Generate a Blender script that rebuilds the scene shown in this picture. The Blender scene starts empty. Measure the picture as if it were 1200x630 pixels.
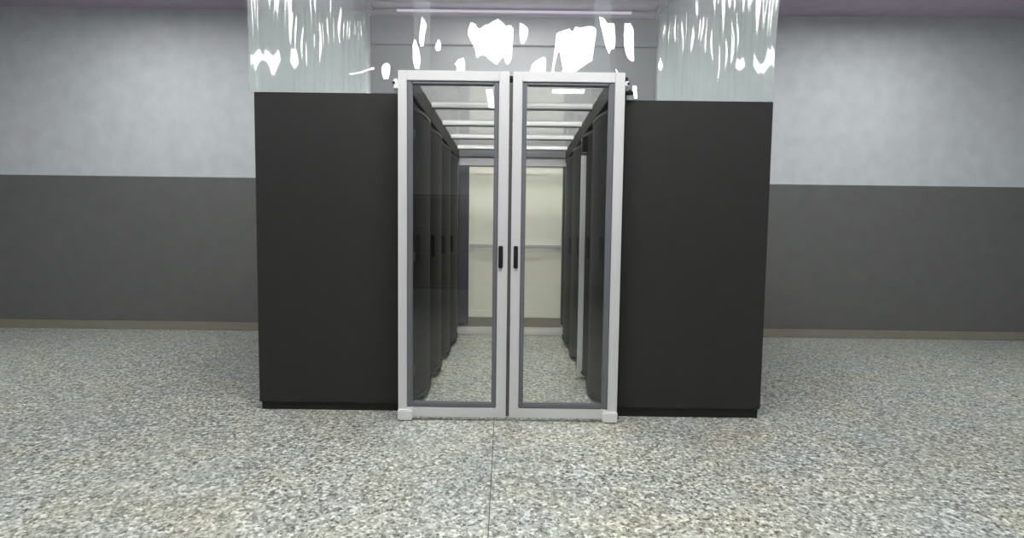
import bpy, bmesh, math, random
import numpy as np
from mathutils import Matrix, Vector, noise

random.seed(4)
sc = bpy.context.scene
COL = sc.collection

# ------------------------------------------------------------ camera, world, exposure
F_PX = 597.7
cam_d = bpy.data.cameras.new('camera')
cam_d.sensor_width = 36.0
cam_d.lens = F_PX / 1200 * 36.0
cam_d.clip_start = 0.05
cam = bpy.data.objects.new('camera', cam_d)
COL.objects.link(cam)
R_ = Vector((0.99991812, 0.00233409, 0.01258172))
U_ = Vector((-0.01270235, 0.06206108, 0.99799152))
F_ = Vector((-0.00154857, 0.99806962, -0.06208565))
m3 = Matrix((R_, U_, -F_)).transposed()
cam.matrix_world = Matrix.Translation((0.0216, -3.0828, 1.1326)) @ m3.to_4x4()
sc.camera = cam

world = bpy.data.worlds.new('world')
sc.world = world
world.use_nodes = True
world.node_tree.nodes['Background'].inputs[0].default_value = (0.8, 0.87, 1.0, 1)
world.node_tree.nodes['Background'].inputs[1].default_value = 0.05

sc.view_settings.view_transform = 'Standard'
sc.view_settings.look = 'None'
sc.view_settings.exposure = 0.0
sc.view_settings.gamma = 1.0
sc.view_settings.use_curve_mapping = False
sc.cycles.max_bounces = 14
sc.cycles.transparent_max_bounces = 24

LAMP_FRONT = 23.0     # radiance of the long ceiling light in front of the doors
LAMP_ROOM = 14.0      # ceiling lights mirrored in the doors, and the added side fills
FILL_AISLE = 40.0      # fill lights added over the aisle

ROOM_X, Y_BACK, Y_REAR, Z_CEIL = 6.3, 2.86, -9.0, 3.67


# ------------------------------------------------------------ materials
def new_mat(name):
    m = bpy.data.materials.new(name)
    m.use_nodes = True
    nt = m.node_tree
    return m, nt, nt.nodes['Principled BSDF'], nt.nodes['Material Output']


def paint(name, col, rough=0.5, metal=0.0, var=0.06, bump=0.0, scale=6.0, spec=0.5):
    m, nt, b, out = new_mat(name)
    tc = nt.nodes.new('ShaderNodeTexCoord')
    nz = nt.nodes.new('ShaderNodeTexNoise')
    nz.inputs['Scale'].default_value = scale
    nz.inputs['Detail'].default_value = 4
    nt.links.new(tc.outputs['Object'], nz.inputs['Vector'])
    cr = nt.nodes.new('ShaderNodeValToRGB')
    cr.color_ramp.elements[0].position = 0.3
    cr.color_ramp.elements[1].position = 0.7
    cr.color_ramp.elements[0].color = tuple(c * (1 - var) for c in col) + (1,)
    cr.color_ramp.elements[1].color = tuple(min(1, c * (1 + var)) for c in col) + (1,)
    nt.links.new(nz.outputs['Fac'], cr.inputs['Fac'])
    nt.links.new(cr.outputs['Color'], b.inputs['Base Color'])
    b.inputs['Roughness'].default_value = rough
    b.inputs['Metallic'].default_value = metal
    b.inputs['Specular IOR Level'].default_value = spec
    if bump:
        n2 = nt.nodes.new('ShaderNodeTexNoise')
        n2.inputs['Scale'].default_value = scale * 30
        nt.links.new(tc.outputs['Object'], n2.inputs['Vector'])
        bp = nt.nodes.new('ShaderNodeBump')
        bp.inputs['Strength'].default_value = bump
        bp.inputs['Distance'].default_value = 0.002
        nt.links.new(n2.outputs['Fac'], bp.inputs['Height'])
        nt.links.new(bp.outputs['Normal'], b.inputs['Normal'])
    return m


def emit(name, col, strength):
    m, nt, b, out = new_mat(name)
    nt.nodes.remove(b)
    e = nt.nodes.new('ShaderNodeEmission')
    e.inputs[0].default_value = col + (1,)
    e.inputs[1].default_value = strength
    nt.links.new(e.outputs[0], out.inputs[0])
    return m


def clear(name, tint, f0=0.05, rough=0.02, haze=0.0, haze_col=(0.8, 0.8, 0.8), glossy_gain=0.9):
    """thin clear sheet: transparent body, fresnel-like gloss, optional milky part"""
    m, nt, b, out = new_mat(name)
    nt.nodes.remove(b)
    N, L = nt.nodes, nt.links
    tr = N.new('ShaderNodeBsdfTransparent')
    tr.inputs[0].default_value = tint + (1,)
    gl = N.new('ShaderNodeBsdfGlossy')
    gl.inputs['Roughness'].default_value = rough
    lw = N.new('ShaderNodeLayerWeight')
    lw.inputs['Blend'].default_value = 0.5
    pw = N.new('ShaderNodeMath'); pw.operation = 'POWER'
    pw.inputs[1].default_value = 5.0
    L.new(lw.outputs['Facing'], pw.inputs[0])
    mu = N.new('ShaderNodeMath'); mu.operation = 'MULTIPLY_ADD'
    mu.inputs[1].default_value = glossy_gain
    mu.inputs[2].default_value = f0
    L.new(pw.outputs[0], mu.inputs[0])
    base = tr
    if haze > 0:
        df = N.new('ShaderNodeBsdfDiffuse')
        df.inputs[0].default_value = haze_col + (1,)
        tl = N.new('ShaderNodeBsdfTranslucent')
        tl.inputs[0].default_value = haze_col + (1,)
        h = N.new('ShaderNodeMixShader')
        h.inputs[0].default_value = 0.5
        L.new(df.outputs[0], h.inputs[1]); L.new(tl.outputs[0], h.inputs[2])
        mx = N.new('ShaderNodeMixShader')
        mx.inputs[0].default_value = haze
        L.new(tr.outputs[0], mx.inputs[1]); L.new(h.outputs[0], mx.inputs[2])
        base = mx
    fin = N.new('ShaderNodeMixShader')
    L.new(mu.outputs[0], fin.inputs[0])
    L.new(base.outputs[0], fin.inputs[1])
    L.new(gl.outputs[0], fin.inputs[2])
    L.new(fin.outputs[0], out.inputs[0])
    return m


def terrazzo():
    m, nt, b, out = new_mat('terrazzo')
    N, L = nt.nodes, nt.links
    tc = N.new('ShaderNodeTexCoord')

    def chips(scale, stops):
        # ragged chips: a voronoi whose coordinates are shaken by fine noise
        nz = N.new('ShaderNodeTexNoise'); nz.inputs['Scale'].default_value = scale * 1.7
        L.new(tc.outputs['Object'], nz.inputs['Vector'])
        mx = N.new('ShaderNodeMix'); mx.data_type = 'RGBA'; mx.blend_type = 'LINEAR_LIGHT'
        mx.inputs['Factor'].default_value = 0.006
        L.new(tc.outputs['Object'], mx.inputs['A']); L.new(nz.outputs['Color'], mx.inputs['B'])
        v = N.new('ShaderNodeTexVoronoi'); v.inputs['Scale'].default_value = scale
        L.new(mx.outputs['Result'], v.inputs['Vector'])
        s = N.new('ShaderNodeSeparateColor'); L.new(v.outputs['Color'], s.inputs[0])
        r = N.new('ShaderNodeValToRGB'); r.color_ramp.interpolation = 'CONSTANT'
        e = r.color_ramp.elements
        e[0].position = 0; e[0].color = stops[0][1] + (1,)
        e[1].position = stops[1][0]; e[1].color = stops[1][1] + (1,)
        for p, c in stops[2:]:
            x = e.new(p); x.color = c + (1,)
        L.new(s.outputs[0], r.inputs[0])
        return r
    a = chips(70, [(0, T[0]), (.13, T[1]), (.34, T[2]), (.62, T[3]), (.86, T[4])])
    c = chips(125, [(0, T[0]), (.16, T[2]), (.45, T[1]), (.6, T[3]), (.9, T[4])])
    mx = N.new('ShaderNodeMix'); mx.data_type = 'RGBA'; mx.inputs['Factor'].default_value = 0.42
    L.new(a.outputs[0], mx.inputs['A']); L.new(c.outputs[0], mx.inputs['B'])
    # large soft variation of the cement (yellowish and bluish patches)
    nz = N.new('ShaderNodeTexNoise'); nz.inputs['Scale'].default_value = 2.3
    nz.inputs['Detail'].default_value = 3
    L.new(tc.outputs['Object'], nz.inputs['Vector'])
    r = N.new('ShaderNodeValToRGB')
    r.color_ramp.elements[0].position = .35; r.color_ramp.elements[0].color = (0.93, 0.97, 1.0, 1)
    r.color_ramp.elements[1].position = .65; r.color_ramp.elements[1].color = (1.0, 0.985, 0.90, 1)
    L.new(nz.outputs['Fac'], r.inputs[0])
    ml = N.new('ShaderNodeMix'); ml.data_type = 'RGBA'; ml.blend_type = 'MULTIPLY'; ml.inputs['Factor'].default_value = 1
    L.new(mx.outputs['Result'], ml.inputs['A']); L.new(r.outputs[0], ml.inputs['B'])
    L.new(ml.outputs['Result'], b.inputs['Base Color'])
    b.inputs['Roughness'].default_value = 0.42
    b.inputs['Specular IOR Level'].default_value = 0.4
    return m


T = [(.04, .04, .034), (.15, .152, .134), (.335, .34, .308), (.525, .535, .495), (.84, .85, .81)]
M = dict(
    floor=terrazzo(),
    joint=paint('joint_filler', (.09, .09, .085), .7),
    wall=paint('wall_paint', (.60, .62, .64), .7, bump=.1),
    dado=paint('dado_paint', (.135, .135, .13), .6, bump=.1),
    aisle_wall=paint('aisle_wall_paint', (.135, .136, .144), .6),
    beam=paint('beam_paint', (.155, .155, .17), .6),
    ceiling=paint('ceiling_paint', (.50, .42, .53), .8),
    lilac=paint('lilac_trim_paint', (.42, .36, .45), .5),
    silver=paint('silver_door_paint', (.70, .70, .71), .38, .15, var=.02, scale=3),
    gasket=paint('grey_rubber_gasket', (.15, .155, .175), .45, var=.04),
    black=paint('black_plastic', (.012, .012, .013), .35),
    jamb=paint('dark_jamb_paint', (.018, .018, .019), .6, spec=.25),
    white=paint('white_plastic', (.80, .81, .80), .4, var=.02),
    panel=paint('charcoal_powder_coat', (.031, .031, .0305), .5, bump=.15, scale=8, var=.05, spec=.25),
    rack=paint('dark_cabinet_paint', (.030, .030, .032), .38, var=.05),
    rack_door=paint('dark_mesh_door', (.021, .021, .022), .6, var=.08, bump=.3, scale=10, spec=.22),
    plinth=paint('black_plinth', (.010, .010, .010), .6),
    lightgrey=paint('light_grey_paint', (.47, .47, .48), .45),
    rail=paint('white_aluminium', (.72, .72, .70), .35, .2),
    bars=paint('white_roof_bar', (.80, .80, .80), .4),
    cream=paint('cream_door_paint', (.84, .84, .72), .55, var=.03, scale=2),
    taupe=paint('taupe_kick_plate', (.26, .235, .19), .6),
    filler=paint('grey_filler_panel', (.085, .085, .095), .45),
    fixture=paint('white_lamp_housing', (.8, .8, .8), .5),
    glass=clear('door_glass', (.94, .945, .935), .05, .005),
    roof=clear('frosted_roof_sheet', (.96, .96, .965), .03, .12, .13, (.82, .82, .84)),
    film=clear('clear_plastic_film', (.95, .965, .965), .085, .03, .10, (.78, .82, .86)),
    curtain=clear('creased_side_film', (.86, .91, .90), .06, .13, .26, (.74, .84, .80), .5),
    lampF=emit('front_light_diffuser', (1.0, 1.0, .98), LAMP_FRONT),
    lampR=emit('room_light_diffuser', (.97, 1.0, 1.0), LAMP_ROOM),
    fillA=emit('aisle_fill_diffuser', (1.0, 1.0, .95), FILL_AISLE),
    cove=emit('lilac_light_strip', (.90, .78, 1.0), .62),
)


# ------------------------------------------------------------ helpers
def box(bm, x0, x1, y0, y1, z0, z1, bev=0.0):
    x0, x1 = min(x0, x1), max(x0, x1)
    g = bmesh.new()
    r = bmesh.ops.create_cube(g, size=1.0)
    for v in g.verts:
        v.co = Vector(((x0 + x1) / 2 + v.co.x * (x1 - x0), (y0 + y1) / 2 + v.co.y * (y1 - y0), (z0 + z1) / 2 + v.co.z * (z1 - z0)))
    if bev:
        bmesh.ops.bevel(g, geom=list(g.edges), offset=bev, segments=2, affect='EDGES', clamp_overlap=True)
    me = bpy.data.meshes.new('tmp'); g.to_mesh(me); g.free()
    bm.from_mesh(me); bpy.data.meshes.remove(me)
    return bm


def cyl(bm, p0, p1, r, seg=20):
    p0, p1 = Vector(p0), Vector(p1)
    d = p1 - p0
    mat = Matrix.Translation((p0 + p1) / 2) @ d.to_track_quat('Z', 'Y').to_matrix().to_4x4()
    bmesh.ops.create_cone(bm, cap_ends=True, segments=seg, radius1=r, radius2=r, depth=d.length, matrix=mat)
    return bm


def obj(name, bm, mat, parent=None, smooth=False, at=None):
    """at: world-space origin of the object; the mesh is given in world space"""
    me = bpy.data.meshes.new(name)
    o = bpy.data.objects.new(name, me)
    org = Vector(at) if at is not None else (base_of(parent) if parent else Vector((0, 0, 0)))
    bmesh.ops.translate(bm, verts=list(bm.verts), vec=-org)
    bmesh.ops.recalc_face_normals(bm, faces=list(bm.faces))
    bm.to_mesh(me); bm.free()
    me.materials.append(mat)
    if smooth:
        for p in me.polygons: p.use_smooth = True
    COL.objects.link(o)
    if parent:
        o.parent = parent
        o.location = org - base_of(parent)
    else:
        o.location = org
    return o


def base_of(o):
    v = Vector((0, 0, 0))
    while o is not None:
        v += o.location
        o = o.parent
    return v


def thing(name, label, cat, loc, group=None):
    o = bpy.data.objects.new(name, None)
    COL.objects.link(o)
    o.location = loc
    o.empty_display_size = 0.1
    tag(o, label, cat, group)
    return o


def tag(o, label, cat, group=None):
    o['label'] = label; o['category'] = cat
    if group: o['group'] = group
    return o


def struct(name, bm, mat):
    o = obj(name, bm, mat)
    o['kind'] = 'structure'
    return o


def B(*a, bev=0.0):
    return box(bmesh.new(), *a, bev=bev)


# ------------------------------------------------------------ the room
struct('floor', B(-ROOM_X, ROOM_X, Y_REAR, Y_BACK, -.1, 0), M['floor'])
struct('ceiling', B(-ROOM_X, ROOM_X, Y_REAR, Y_BACK, Z_CEIL, Z_CEIL + .1), M['ceiling'])
bm = B(-ROOM_X - .1, ROOM_X + .1, Y_BACK, Y_BACK + .1, -.1, Z_CEIL + .1)
struct('wall_back', bm, M['wall'])
struct('wall_left', B(-ROOM_X - .1, -ROOM_X, Y_REAR, Y_BACK, -.1, Z_CEIL + .1), M['wall'])
struct('wall_right', B(ROOM_X, ROOM_X + .1, Y_REAR, Y_BACK, -.1, Z_CEIL + .1), M['wall'])
struct('wall_rear', B(-ROOM_X - .1, ROOM_X + .1, Y_REAR - .1, Y_REAR, -.1, Z_CEIL + .1), M['wall'])
# dark painted wainscot band on the back wall, either side of the cabinets
struct('trim_1', B(-ROOM_X, -1.66, Y_BACK - .012, Y_BACK, .10, 1.78, bev=.003), M['dado'])
struct('trim_2', B(1.66, ROOM_X, Y_BACK - .012, Y_BACK, .10, 1.78, bev=.003), M['dado'])
struct('baseboard_left', B(-ROOM_X, -1.66, Y_BACK - .02, Y_BACK, 0, .10, bev=.004), M['taupe'])
struct('baseboard_right', B(1.66, ROOM_X, Y_BACK - .02, Y_BACK, 0, .10, bev=.004), M['taupe'])
# beam under the ceiling on the back wall, with the lilac cornice above it
struct('trim_3', B(-1.62, 1.62, Y_BACK - .05, Y_BACK, 3.29, 3.60, bev=.006), M['beam'])
bm = bmesh.new()
box(bm, -1.60, 1.60, Y_BACK - .11, Y_BACK, 3.60, 3.645, bev=.004)
box(bm, -1.60, 1.60, Y_BACK - .34, Y_BACK - .30, 3.62, Z_CEIL, bev=.004)
for s in (-1, 1):
    box(bm, s * 1.60, s * 1.56, .3, Y_BACK - .11, 3.62, Z_CEIL, bev=.004)
struct('trim_4', bm, M['lilac'])
struct('trim_6', B(-1.62, 1.62, Y_BACK - .02, Y_BACK, 2.0, 3.29), M['aisle_wall'])
# thin dark joint running through the terrazzo
bm = bmesh.new()
pts = [(-.054, -1.9), (-.059, -1.23), (-.072, -.5), (-.083, .02), (-.09, 1.2), (-.095, 2.78)]
for (xa, ya), (xb, yb) in zip(pts, pts[1:]):
    vs = [bm.verts.new(p) for p in ((xa - .0022, ya, .0008), (xa + .0022, ya, .0008), (xb + .0022, yb, .0008), (xb - .0022, yb, .0008))]
    lo = [bm.verts.new(v.co - Vector((0, 0, .006))) for v in vs]
    bm.faces.new(vs)
    for i in range(4):
        bm.faces.new((vs[i], vs[(i + 1) % 4], lo[(i + 1) % 4], lo[i]))
struct('trim_5', bm, M['joint'])


# ------------------------------------------------------------ lights
def ceiling_light(x, y, w, d, mat, label, drop=0.0, group='added ceiling fill lights'):
    z = Z_CEIL - drop
    t = thing('ceiling_light', label, 'ceiling light', (x, y, z), group)
    bm = bmesh.new()
    f = .02
    box(bm, x - w / 2 - f, x + w / 2 + f, y - d / 2 - f, y - d / 2, z - .05, z, bev=.003)
    box(bm, x - w / 2 - f, x + w / 2 + f, y + d / 2, y + d / 2 + f, z - .05, z, bev=.003)
    box(bm, x - w / 2 - f, x - w / 2, y - d / 2, y + d / 2, z - .05, z, bev=.003)
    box(bm, x + w / 2, x + w / 2 + f, y - d / 2, y + d / 2, z - .05, z, bev=.003)
    box(bm, x - w / 2, x + w / 2, y - d / 2, y + d / 2, z - .02, z)
    obj('frame', bm, M['fixture'], t)
    obj('diffuser', B(x - w / 2, x + w / 2, y - d / 2, y + d / 2, z - .035, z - .021), mat, t)
    if drop:
        bm = bmesh.new()
        for sx in (-1, 1):
            cyl(bm, (x + sx * w * .4, y, z - .002), (x + sx * w * .4, y, Z_CEIL), .006, 10)
        obj('hanger_rod', bm, M['fixture'], t)
    return t


ceiling_light(0, -1.35, 3.0, .56, M['lampF'], 'very wide white ceiling light just in front of the glass doors', group=None)
for y_, w_ in ((.75, 'front'), (1.95, 'rear')):
    ceiling_light(0, y_, 1.5, .4, M['fillA'], 'added white fill light above the %s half of the aisle' % w_)  # unseen, added to brighten the aisle and the wall behind it
ceiling_light(-.42, -6.3, .12, 1.3, M['lampR'], 'narrow lengthwise ceiling light mirrored in the left glass door', group=None)
ceiling_light(.93, -5.75, .55, .30, M['lampR'], 'short crosswise ceiling light mirrored in the right glass door', group=None)
for s_, w_ in ((-1, 'left'), (1, 'right')):  # unseen side lights, added as fill for the room
    for y_, v_ in ((-3.9, 'beside the camera'), (-.6, 'in line with the glass doors'), (1.5, 'beyond the glass doors')):
        ceiling_light(s_ * 3.9, y_, 1.2, .6, M['lampR'], 'added white fill light on the %s side, %s' % (w_, v_))

t = thing('strip_light', 'lilac white strip light along the top of the wall above the aisle end', 'strip light', (.03, 2.74, 3.62))
obj('housing', B(-1.36, 1.36, 2.742, 2.752, 3.600, 3.650, bev=.003), M['lilac'], t)
obj('tube', cyl(bmesh.new(), (-1.3, 2.734, 3.625), (1.3, 2.734, 3.625), .012, 16), M['cove'], t)

# ------------------------------------------------------------ shelving mirrored in the left glass
t = thing('shelving_unit', 'dark open shelving unit whose reflection darkens the left glass door', 'shelf', (-1.2, -5.0, 0))
SX0, SX1, SY0, SY1 = -1.75, -.62, -5.35, -4.95
for xx in (SX0, SX1 - .04):
    for yy in (SY0, SY1 - .04):
        obj('post', B(xx, xx + .04, yy, yy + .04, 0, 1.80, bev=.003), M['black'], t)
for z in (.30, .82, 1.30, 1.76):
    obj('shelf', B(SX0 + .005, SX1 - .005, SY0 + .005, SY1 - .005, z, z + .03, bev=.003), M['black'], t)
obj('back_panel', B(SX0 + .04, SX1 - .04, SY0 - .012, SY0 + .002, .30, 1.78), M['panel'], t)

# ------------------------------------------------------------ server cabinets
RACK_Y0, RACK_W = 0.20, 0.60


def bowed(bm, s, y0, y1, z0, z1, bow, th=.02, xb=.632, n=14):
    prof = []
    for i in range(n + 1):
        t = i / n
        k = 1 - abs(2 * t - 1) ** 2.2
        prof.append((s * (xb - .012 - bow * k), y0 + (y1 - y0) * t))
    back = [(s * xb, y1), (s * xb, y0)]
    ring = prof + back
    lo = [bm.verts.new((x, y, z0)) for x, y in ring]
    hi = [bm.verts.new((x, y, z1)) for x, y in ring]
    m = len(ring)
    bm.faces.new(lo); bm.faces.new(list(reversed(hi)))
    for i in range(m):
        j = (i + 1) % m
        bm.faces.new((lo[i], lo[j], hi[j], hi[i]))
    return bm


def cabinet(s, label, group, ztop):
    y0, y1 = RACK_Y0, RACK_Y0 + RACK_W
    t = thing('server_cabinet', label, 'server cabinet', (s * 1.1, (y0 + y1) / 2, 0), group)
    e = .002
    obj('body', B(s * .634, s * 1.60, y0 + e, y1 - e, .055, ztop, bev=.004), M['rack'], t)
    obj('plinth', B(s * .66, s * 1.59, y0 + .01, y1 - .01, 0, .055), M['plinth'], t)
    d = obj('front_door', bowed(bmesh.new(), s, y0 + .006, y1 - .006, .075, 1.93, .045), M['rack_door'], t)
    bm = bmesh.new()
    box(bm, s * .580, s * .622, y0 + .035, y0 + .055, .98, 1.14, bev=.004)
    obj('door_handle', bm, M['rack_door'], d)
    bm = bowed(bmesh.new(), s, y0 + .006, y1 - .006, 1.93, 1.95, .049)
    obj('door_cap', bm, M['rack'], d)
    bm = bowed(bmesh.new(), s, y0 + .006, y1 - .006, .050, .075, .058)
    obj('door_foot', bm, M['plinth'], d)
    bm = bmesh.new()
    bm.free()
    for z in (.25, 1.0, 1.78):
        obj('hinge', cyl(bmesh.new(), (s * .618, y0 + .012, z - .03), (s * .618, y0 + .012, z + .03), .007, 12), M['filler'], d)
    bm = bmesh.new()
    box(bm, s * .70, s * 1.55, y0 + .04, y1 - .04, ztop, ztop + .008, bev=.002)
    obj('top_cover', bm, M['rack'], t)
    return t


def copy_tree(o, parent=None):
    c = o.copy(); COL.objects.link(c)
    if parent is not None:
        c.parent = parent
    for ch in list(o.children):
        copy_tree(ch, c)
    return c


ords = ['nearest the glass doors', 'second from the glass doors', 'third from the glass doors', 'farthest from the glass doors']
for s, side, ztop in ((-1, 'left', 2.012), (1, 'right', 1.978)):
    g = 'dark server cabinets in the %s row' % side
    first = cabinet(s, 'dark server cabinet with bowed door, %s row, %s' % (side, ords[0]), g, ztop)
    cabs = [first]
    for k in range(1, 4):
        c = copy_tree(first)
        c.location.y += RACK_W * k
        c['label'] = 'dark server cabinet with bowed door, %s row, %s' % (side, ords[k])
        cabs.append(c)
    first['label'] = 'charcoal server cabinet whose big blank end panel stands %s of the glass doors' % side
    # blank end panel of the first cabinet, facing the camera
    if s < 0:
        bm = B(-1.605, -.692, .150, .198, .052, 2.016, bev=.004)
        pl = B(-1.595, -.70, .165, .198, 0, .052)
    else:
        bm = B(.696, 1.605, .100, .198, .060, 1.980, bev=.004)
        pl = B(.70, 1.595, .115, .198, 0, .060)
    obj('end_panel', bm, M['panel'], first)
    obj('end_plinth', pl, M['plinth'], first)
    if s > 0:
        bm = B(.546, .616, .945, .965, .02, 1.776, bev=.003)
        o = obj('edge_strip', bm, M['white'], cabs[1])
        o['label'] = 'light grey vertical strip'
        obj('latch_box', B(.548, .612, .925, .975, 1.80, 1.92, bev=.006), M['black'], cabs[1])

# ------------------------------------------------------------ aisle roof
t = thing('aisle_roof', 'frosted see-through roof with white crossbars over the aisle between the cabinets', 'roof', (0, 1.45, 2.10))
YR0, YR1 = .115, 2.80
for s in (-1, 1):
    obj('side_rail', B(s * .606, s * .66, YR0, YR1, 2.0, 2.124, bev=.003), M['jamb'], t)
bars = [.855 + .6 * i for i in range(4)]
for yb in bars:
    bm = B(-.612, .612, yb - .015, yb + .02, 2.106, 2.142, bev=.003)
    b_ = obj('crossbar', bm, M['bars'], t)
    obj('shadow_strip', B(-.612, .612, yb - .012, yb + .024, 2.098, 2.106), M['gasket'], b_)  # dark strip standing in for the shadow line beneath the bar
ys = [YR0] + bars + [YR1]
for a, b_ in zip(ys, ys[1:]):
    obj('roof_sheet', B(-.612, .612, a + .026, b_ - .016, 2.125, 2.130), M['roof'], t)

# ------------------------------------------------------------ far end of the aisle
YE = 2.80
t = thing('end_doorway', 'light grey header, side filler and white threshold closing the far aisle end', 'door frame', (0, YE, 0))
obj('header', B(-.61, .61, YE, YE + .05, 1.942, 2.036, bev=.004), M['lightgrey'], t)
obj('header_cover', B(-.61, .61, YE - .01, YE + .05, 2.038, 2.15, bev=.004), M['beam'], t)
o = obj('side_filler', B(-.61, -.492, YE, YE + .05, .12, 1.94, bev=.003), M['filler'], t)
o['label'] = 'dark grey filler panel'
obj('side_filler', B(.584, .61, YE, YE + .05, .12, 1.94, bev=.003), M['filler'], t)
bm = bmesh.new()
box(bm, -.61, .61, YE - .045, YE + .05, 0, .062, bev=.008)
box(bm, -.61, .61, YE - .02, YE + .05, .062, .088, bev=.004)
obj('threshold', bm, M['rail'], t)
for s, lab in ((-1, 'left'), (1, 'right')):
    xa, xb = (-.490, .044) if s < 0 else (.048, .582)
    d = thing('sliding_door', 'cream %s leaf of the door at the far end of the aisle' % lab, 'door', ((xa + xb) / 2, YE, .09), 'cream doors at the far end')
    bm = B(xa, xb, YE + .022, YE + .045, .20, 1.938, bev=.002)
    wa, wb = (.055, .075) if s < 0 else (.075, .180)
    for r in ((xa, xa + wa, .20, 1.938), (xb - wb, xb, .20, 1.938), (xa + wa, xb - wb, .20, .28), (xa + wa, xb - wb, 1.85, 1.938)):
        box(bm, r[0], r[1], YE + .014, YE + .024, r[2], r[3], bev=.002)
    obj('door_leaf', bm, M['cream'], d)
    o = obj('kick_plate', B(xa, xb, YE + .010, YE + .045, .092, .20, bev=.002), M['taupe'], d)
    bm = B(xa + .01, xb - .01, YE - .03, YE - .015, 1.010, 1.048, bev=.005)
    for xx in (xa + .03, xb - .05):
        box(bm, xx, xx + .02, YE - .018, YE + .016, 1.018, 1.04)
    obj('push_bar', bm, M['lightgrey'], d)

# ------------------------------------------------------------ door frame and glass doors
t = thing('door_frame', 'dark narrow jambs and lintel behind the silver glass doors', 'door frame', (0, .08, 0))
obj('jamb', B(-.686, -.618, .046, .112, 0, 2.04, bev=.003), M['jamb'], t)
obj('jamb', B(.618, .694, .046, .0985, 0, 2.004, bev=.003), M['jamb'], t)
obj('lintel', B(-.686, .70, .046, .112, 2.076, 2.100, bev=.003), M['jamb'], t)
bm = B(.660, .738, .052, .092, 2.004, 2.022, bev=.004)
cyl(bm, (.718, .07, 2.02), (.718, .07, 2.034), .007, 12)
obj('end_cap', bm, M['black'], t)
obj('centre_seal', B(-.011, .009, .008, .044, .03, 2.045), M['filler'], t)


def ring(x0, x1, z0, z1, wl, wr, wt, wb, ya, yb, bev):
    bm = bmesh.new()
    box(bm, x0, x0 + wl, ya, yb, z0, z1, bev=bev)
    box(bm, x1 - wr, x1, ya, yb, z0, z1, bev=bev)
    box(bm, x0 + wl - .001, x1 - wr + .001, ya, yb, z1 - wt, z1, bev=bev)
    box(bm, x0 + wl - .001, x1 - wr + .001, ya, yb, z0, z0 + wb, bev=bev)
    return bm


def glass_door(x0, x1, gx0, gx1, px0, px1, hx0, hx1, s, label):
    t = thing('glass_door', label, 'door', (s * .674, .02, .02), 'silver framed glass doors')
    z0, z1 = .022, 2.112
    obj('frame', ring(x0, x1, z0, z1, gx0 - x0, x1 - gx1, .060, .058, 0, .040, .003), M['silver'], t)
    g = obj('gasket', ring(gx0, gx1, .08, 2.052, px0 - gx0, gx1 - px1, .022, .034, .004, .036, .006), M['gasket'], t)
    bm = ring(px0 - .008, px1 + .008, .106, 2.038, .008, .008, .008, .008, .001, .006, .001)
    obj('glass_pane', B(px0 - .002, px1 + .002, .017, .023, .112, 2.032), M['glass'], t)
    bm = B(hx0, hx1, -.008, .002, .944, 1.080, bev=.004)
    box(bm, hx0 + .004, hx1 - .004, -.016, -.006, .952, .985, bev=.003)
    h = obj('handle', bm, M['black'], t)
    bm = B(hx0 + .006, hx1 - .006, -.012, -.007, .990, 1.070, bev=.002)
    obj('grip', bm, M['jamb'], h)
    # corner foot and top hinge
    fx = (x0 - .001, x0 + .088) if s < 0 else (x1 - .090, x1 + .001)
    bm = B(fx[0], fx[1], -.022, .042, .004, .068, bev=.006)
    cyl(bm, ((fx[0] + fx[1]) / 2, .01, 0), ((fx[0] + fx[1]) / 2, .01, .01), .02)
    o = obj('corner_foot', bm, M['white'], t)
    o['label'] = 'white plastic foot at the bottom corner'
    hx = (-.700, -.674) if s < 0 else (.674, .700)
    h = obj('hinge', B(hx[0], hx[1], -.006, .04, 2.000 if s < 0 else 2.03, 2.062, bev=.006), M['white'], t)
    bm = bmesh.new()
    zc = 2.035 if s < 0 else 2.045
    xc = hx[0] + .004 if s < 0 else hx[1] - .008
    cyl(bm, (xc, -.010, zc), (xc, -.004, zc), .008, 14)
    obj('screw', bm, M['black'], h)
    return t


glass_door(-.674, -.012, -.621, -.072, -.589, -.101, -.0665, -.039, -1, 'left glass door leaf with wide silver frame, hinged beside the left cabinet row')
glass_door(.010, .674, .066, .615, .094, .580, .025, .052, 1, 'right glass door leaf with wide silver frame, hinged beside the right cabinet row')

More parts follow.
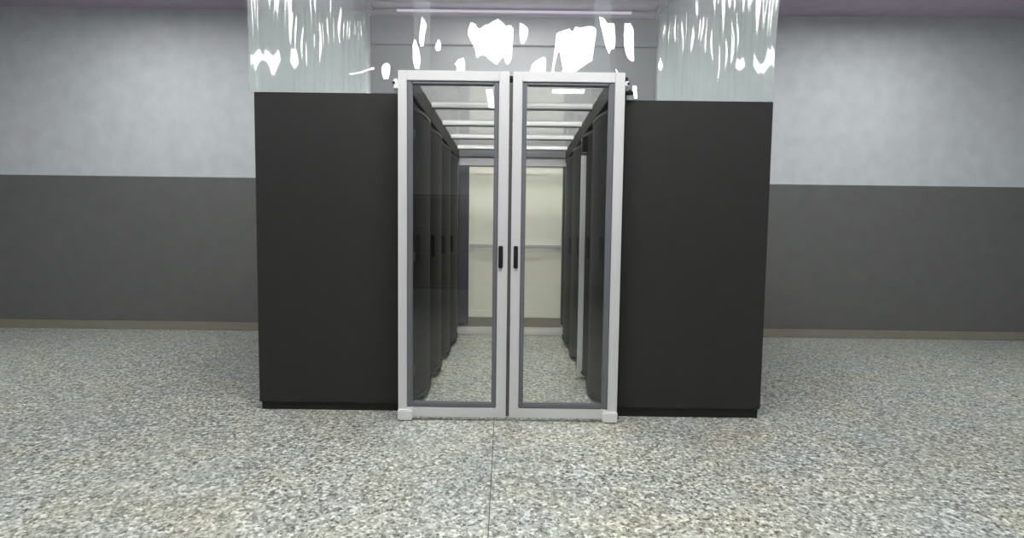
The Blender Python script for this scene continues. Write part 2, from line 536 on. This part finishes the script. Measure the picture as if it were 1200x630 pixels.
# ------------------------------------------------------------ clear plastic film above the doors and cabinets
# outlines of placed reflections: only shading normals lean back here, mirroring the ceiling light
GLINT_SHAPES = [
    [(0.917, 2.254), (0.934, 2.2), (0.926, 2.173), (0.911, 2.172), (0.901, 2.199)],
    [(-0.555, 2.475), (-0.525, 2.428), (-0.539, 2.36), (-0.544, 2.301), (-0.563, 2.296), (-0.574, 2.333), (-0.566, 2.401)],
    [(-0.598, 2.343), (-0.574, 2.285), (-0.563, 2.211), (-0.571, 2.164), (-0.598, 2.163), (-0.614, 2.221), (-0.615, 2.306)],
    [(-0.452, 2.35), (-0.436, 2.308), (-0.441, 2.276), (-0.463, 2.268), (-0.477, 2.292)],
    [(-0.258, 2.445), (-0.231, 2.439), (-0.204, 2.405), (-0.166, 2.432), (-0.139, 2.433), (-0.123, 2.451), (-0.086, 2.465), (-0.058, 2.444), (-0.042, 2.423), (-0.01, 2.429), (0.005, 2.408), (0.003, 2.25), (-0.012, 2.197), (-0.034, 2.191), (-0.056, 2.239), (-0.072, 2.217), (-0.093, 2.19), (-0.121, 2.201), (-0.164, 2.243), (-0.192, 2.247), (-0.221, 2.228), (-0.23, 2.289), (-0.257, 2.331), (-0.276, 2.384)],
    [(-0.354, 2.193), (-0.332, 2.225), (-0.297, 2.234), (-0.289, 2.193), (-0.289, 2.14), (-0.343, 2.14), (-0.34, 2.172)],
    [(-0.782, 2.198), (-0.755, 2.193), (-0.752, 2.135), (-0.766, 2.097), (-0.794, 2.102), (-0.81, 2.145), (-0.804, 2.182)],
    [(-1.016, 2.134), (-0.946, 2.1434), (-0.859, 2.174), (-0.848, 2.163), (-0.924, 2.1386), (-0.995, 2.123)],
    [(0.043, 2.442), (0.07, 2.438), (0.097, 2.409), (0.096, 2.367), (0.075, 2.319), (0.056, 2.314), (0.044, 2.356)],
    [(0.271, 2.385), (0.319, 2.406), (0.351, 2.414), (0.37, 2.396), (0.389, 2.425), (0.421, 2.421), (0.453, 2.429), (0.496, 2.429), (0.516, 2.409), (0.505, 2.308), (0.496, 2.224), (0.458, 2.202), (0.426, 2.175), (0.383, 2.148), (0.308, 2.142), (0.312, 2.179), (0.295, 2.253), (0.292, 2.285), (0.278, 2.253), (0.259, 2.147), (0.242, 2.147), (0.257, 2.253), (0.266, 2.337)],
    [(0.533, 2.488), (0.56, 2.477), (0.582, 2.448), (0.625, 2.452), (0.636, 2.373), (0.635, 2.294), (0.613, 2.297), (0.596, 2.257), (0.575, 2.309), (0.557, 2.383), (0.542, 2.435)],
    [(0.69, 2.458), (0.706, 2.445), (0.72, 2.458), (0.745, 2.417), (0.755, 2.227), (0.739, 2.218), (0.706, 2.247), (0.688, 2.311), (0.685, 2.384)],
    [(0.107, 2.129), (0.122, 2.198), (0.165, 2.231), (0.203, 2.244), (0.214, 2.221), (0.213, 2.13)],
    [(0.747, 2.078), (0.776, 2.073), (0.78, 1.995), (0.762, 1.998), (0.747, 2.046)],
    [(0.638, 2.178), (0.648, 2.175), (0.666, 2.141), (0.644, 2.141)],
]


def inside(poly, x, z):
    n = len(poly); c = np.zeros(x.shape, bool); j = n - 1
    for i in range(n):
        xi, zi = poly[i]; xj, zj = poly[j]
        if zi != zj:
            c ^= ((zi > z) != (zj > z)) & (x < (xj - xi) * (z - zi) / (zj - zi) + xi)
        j = i
    return c


def film_sheet(name, x0, x1, zb, y, label):
    xs = np.arange(x0, x1 + 1e-6, .0042)
    zs = np.concatenate([np.arange(zb, 2.60, .0042), np.arange(2.60, Z_CEIL - .001, .06), [Z_CEIL - .001]])
    X, Z = np.meshgrid(xs, zs)
    Y = y + .004 * np.sin(X * 9.1 + 1.3) * np.sin(Z * 2.1) + .0012 * np.sin(X * 47 + 3 * np.sin(Z * 5))
    Y -= .0
    # base normals of the gently waving sheet
    dx = np.gradient(Y, axis=1) / np.gradient(X, axis=1)
    dz = np.gradient(Y, axis=0) / np.gradient(Z, axis=0)
    for poly in GLINT_SHAPES:
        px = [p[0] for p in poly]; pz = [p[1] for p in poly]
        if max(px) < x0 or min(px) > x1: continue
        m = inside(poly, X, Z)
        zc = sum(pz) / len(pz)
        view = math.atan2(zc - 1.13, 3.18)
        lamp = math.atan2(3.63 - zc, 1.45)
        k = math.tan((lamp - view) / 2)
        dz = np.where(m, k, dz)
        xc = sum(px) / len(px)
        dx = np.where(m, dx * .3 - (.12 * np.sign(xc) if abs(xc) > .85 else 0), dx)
    nx, nz_, nc = X.shape[1], X.shape[0], None
    verts = np.stack([X.ravel(), Y.ravel(), Z.ravel()], 1)
    idx = np.arange(X.size).reshape(X.shape)
    quads = np.stack([idx[:-1, :-1].ravel(), idx[:-1, 1:].ravel(), idx[1:, 1:].ravel(), idx[1:, :-1].ravel()], 1)
    me = bpy.data.meshes.new(name)
    me.from_pydata(verts.tolist(), [], quads.tolist())
    me.update()
    for p in me.polygons: p.use_smooth = True
    # front side looks towards -Y; only the normal tilts up inside a placed reflection
    N = np.stack([dx.ravel(), -np.ones(X.size), dz.ravel()], 1)
    N /= np.linalg.norm(N, axis=1)[:, None]
    me.normals_split_custom_set_from_vertices(N.tolist())
    me.materials.append(M['film'])
    o = bpy.data.objects.new(name, me); COL.objects.link(o)
    tag(o, label, 'plastic film', 'clear plastic film sheets hanging in front')
    return o


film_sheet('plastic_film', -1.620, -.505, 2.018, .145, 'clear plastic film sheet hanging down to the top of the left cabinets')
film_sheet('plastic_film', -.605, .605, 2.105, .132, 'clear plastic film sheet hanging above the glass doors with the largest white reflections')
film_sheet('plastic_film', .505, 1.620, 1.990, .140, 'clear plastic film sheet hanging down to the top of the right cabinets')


def side_film(s, label):
    """creased plastic curtain hanging along the outer edge of a cabinet row"""
    ys_ = np.arange(.165, 2.80, .008)
    zs = np.arange(2.03, Z_CEIL, .02)
    zs[-1] = Z_CEIL - .001
    Yg, Zg = np.meshgrid(ys_, zs)
    X = np.zeros_like(Yg)
    rnd = np.random.RandomState(3 if s < 0 else 8)
    ph = rnd.rand(8) * 6.28
    fr = np.array([11, 17, 29, 43, 61, 83, 5, 97])
    am = np.array([.012, .010, .007, .005, .003, .002, .015, .0012])
    for f_, a_, p_ in zip(fr, am, ph):
        X += a_ * np.sin(f_ * Yg + p_ + .9 * np.sin(Zg * (1.5 + f_ / 25) + p_ * 2)) * (.6 + .4 * np.sin(Zg * 2.3 + p_))
    X = s * (1.645 + np.clip(X, -.05, .05))
    # base normals, then streak glints, their normals aimed between eye and aisle light
    gy = np.gradient(X, axis=1) / .008
    gz = np.gradient(X, axis=0) / np.maximum(np.gradient(Zg, axis=0), 1e-4)
    N = np.stack([np.full_like(X, -s), s * gy, s * gz], -1)
    N /= np.linalg.norm(N, axis=-1, keepdims=True)
    glints = [(1.25 + .11 * i + .05 * rnd.rand(), 2.66 + .055 * i + .16 * rnd.rand(), .10 + .16 * rnd.rand(), .016 + .022 * rnd.rand()) for i in range(14)]
    glints += [(.95 + .17 * i + .08 * rnd.rand(), 2.14 + .10 * rnd.rand(), .04 + .06 * rnd.rand(), .015 + .02 * rnd.rand()) for i in range(10)]
    glints += [(.75 + .12 * i, 2.55 + .12 * rnd.rand(), .12 + .10 * rnd.rand(), .012 + .02 * rnd.rand()) for i in range(4)]
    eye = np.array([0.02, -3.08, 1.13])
    for yc, zc, hh, ww in glints:
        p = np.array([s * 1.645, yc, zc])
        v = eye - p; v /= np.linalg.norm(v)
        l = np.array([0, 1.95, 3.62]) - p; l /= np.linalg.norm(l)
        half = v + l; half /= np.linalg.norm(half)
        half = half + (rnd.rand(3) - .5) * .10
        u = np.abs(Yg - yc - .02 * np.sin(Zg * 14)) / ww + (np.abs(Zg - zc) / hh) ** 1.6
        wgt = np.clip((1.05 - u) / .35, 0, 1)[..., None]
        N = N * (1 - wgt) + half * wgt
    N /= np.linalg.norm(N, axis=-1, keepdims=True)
    verts = np.stack([X.ravel(), Yg.ravel(), Zg.ravel()], 1)
    idx = np.arange(X.size).reshape(X.shape)
    quads = np.stack([idx[:-1, :-1].ravel(), idx[:-1, 1:].ravel(), idx[1:, 1:].ravel(), idx[1:, :-1].ravel()], 1)
    me = bpy.data.meshes.new('plastic_curtain')
    if s > 0: quads = quads[:, ::-1]
    me.from_pydata(verts.tolist(), [], quads.tolist()); me.update()
    for p in me.polygons: p.use_smooth = True
    if me.polygons[0].normal.x * s > 0: me.flip_normals()
    me.normals_split_custom_set_from_vertices(N.reshape(-1, 3).tolist())
    me.materials.append(M['curtain'])
    o = bpy.data.objects.new('plastic_curtain', me); COL.objects.link(o)
    tag(o, label, 'plastic curtain', 'creased plastic curtains behind the film')


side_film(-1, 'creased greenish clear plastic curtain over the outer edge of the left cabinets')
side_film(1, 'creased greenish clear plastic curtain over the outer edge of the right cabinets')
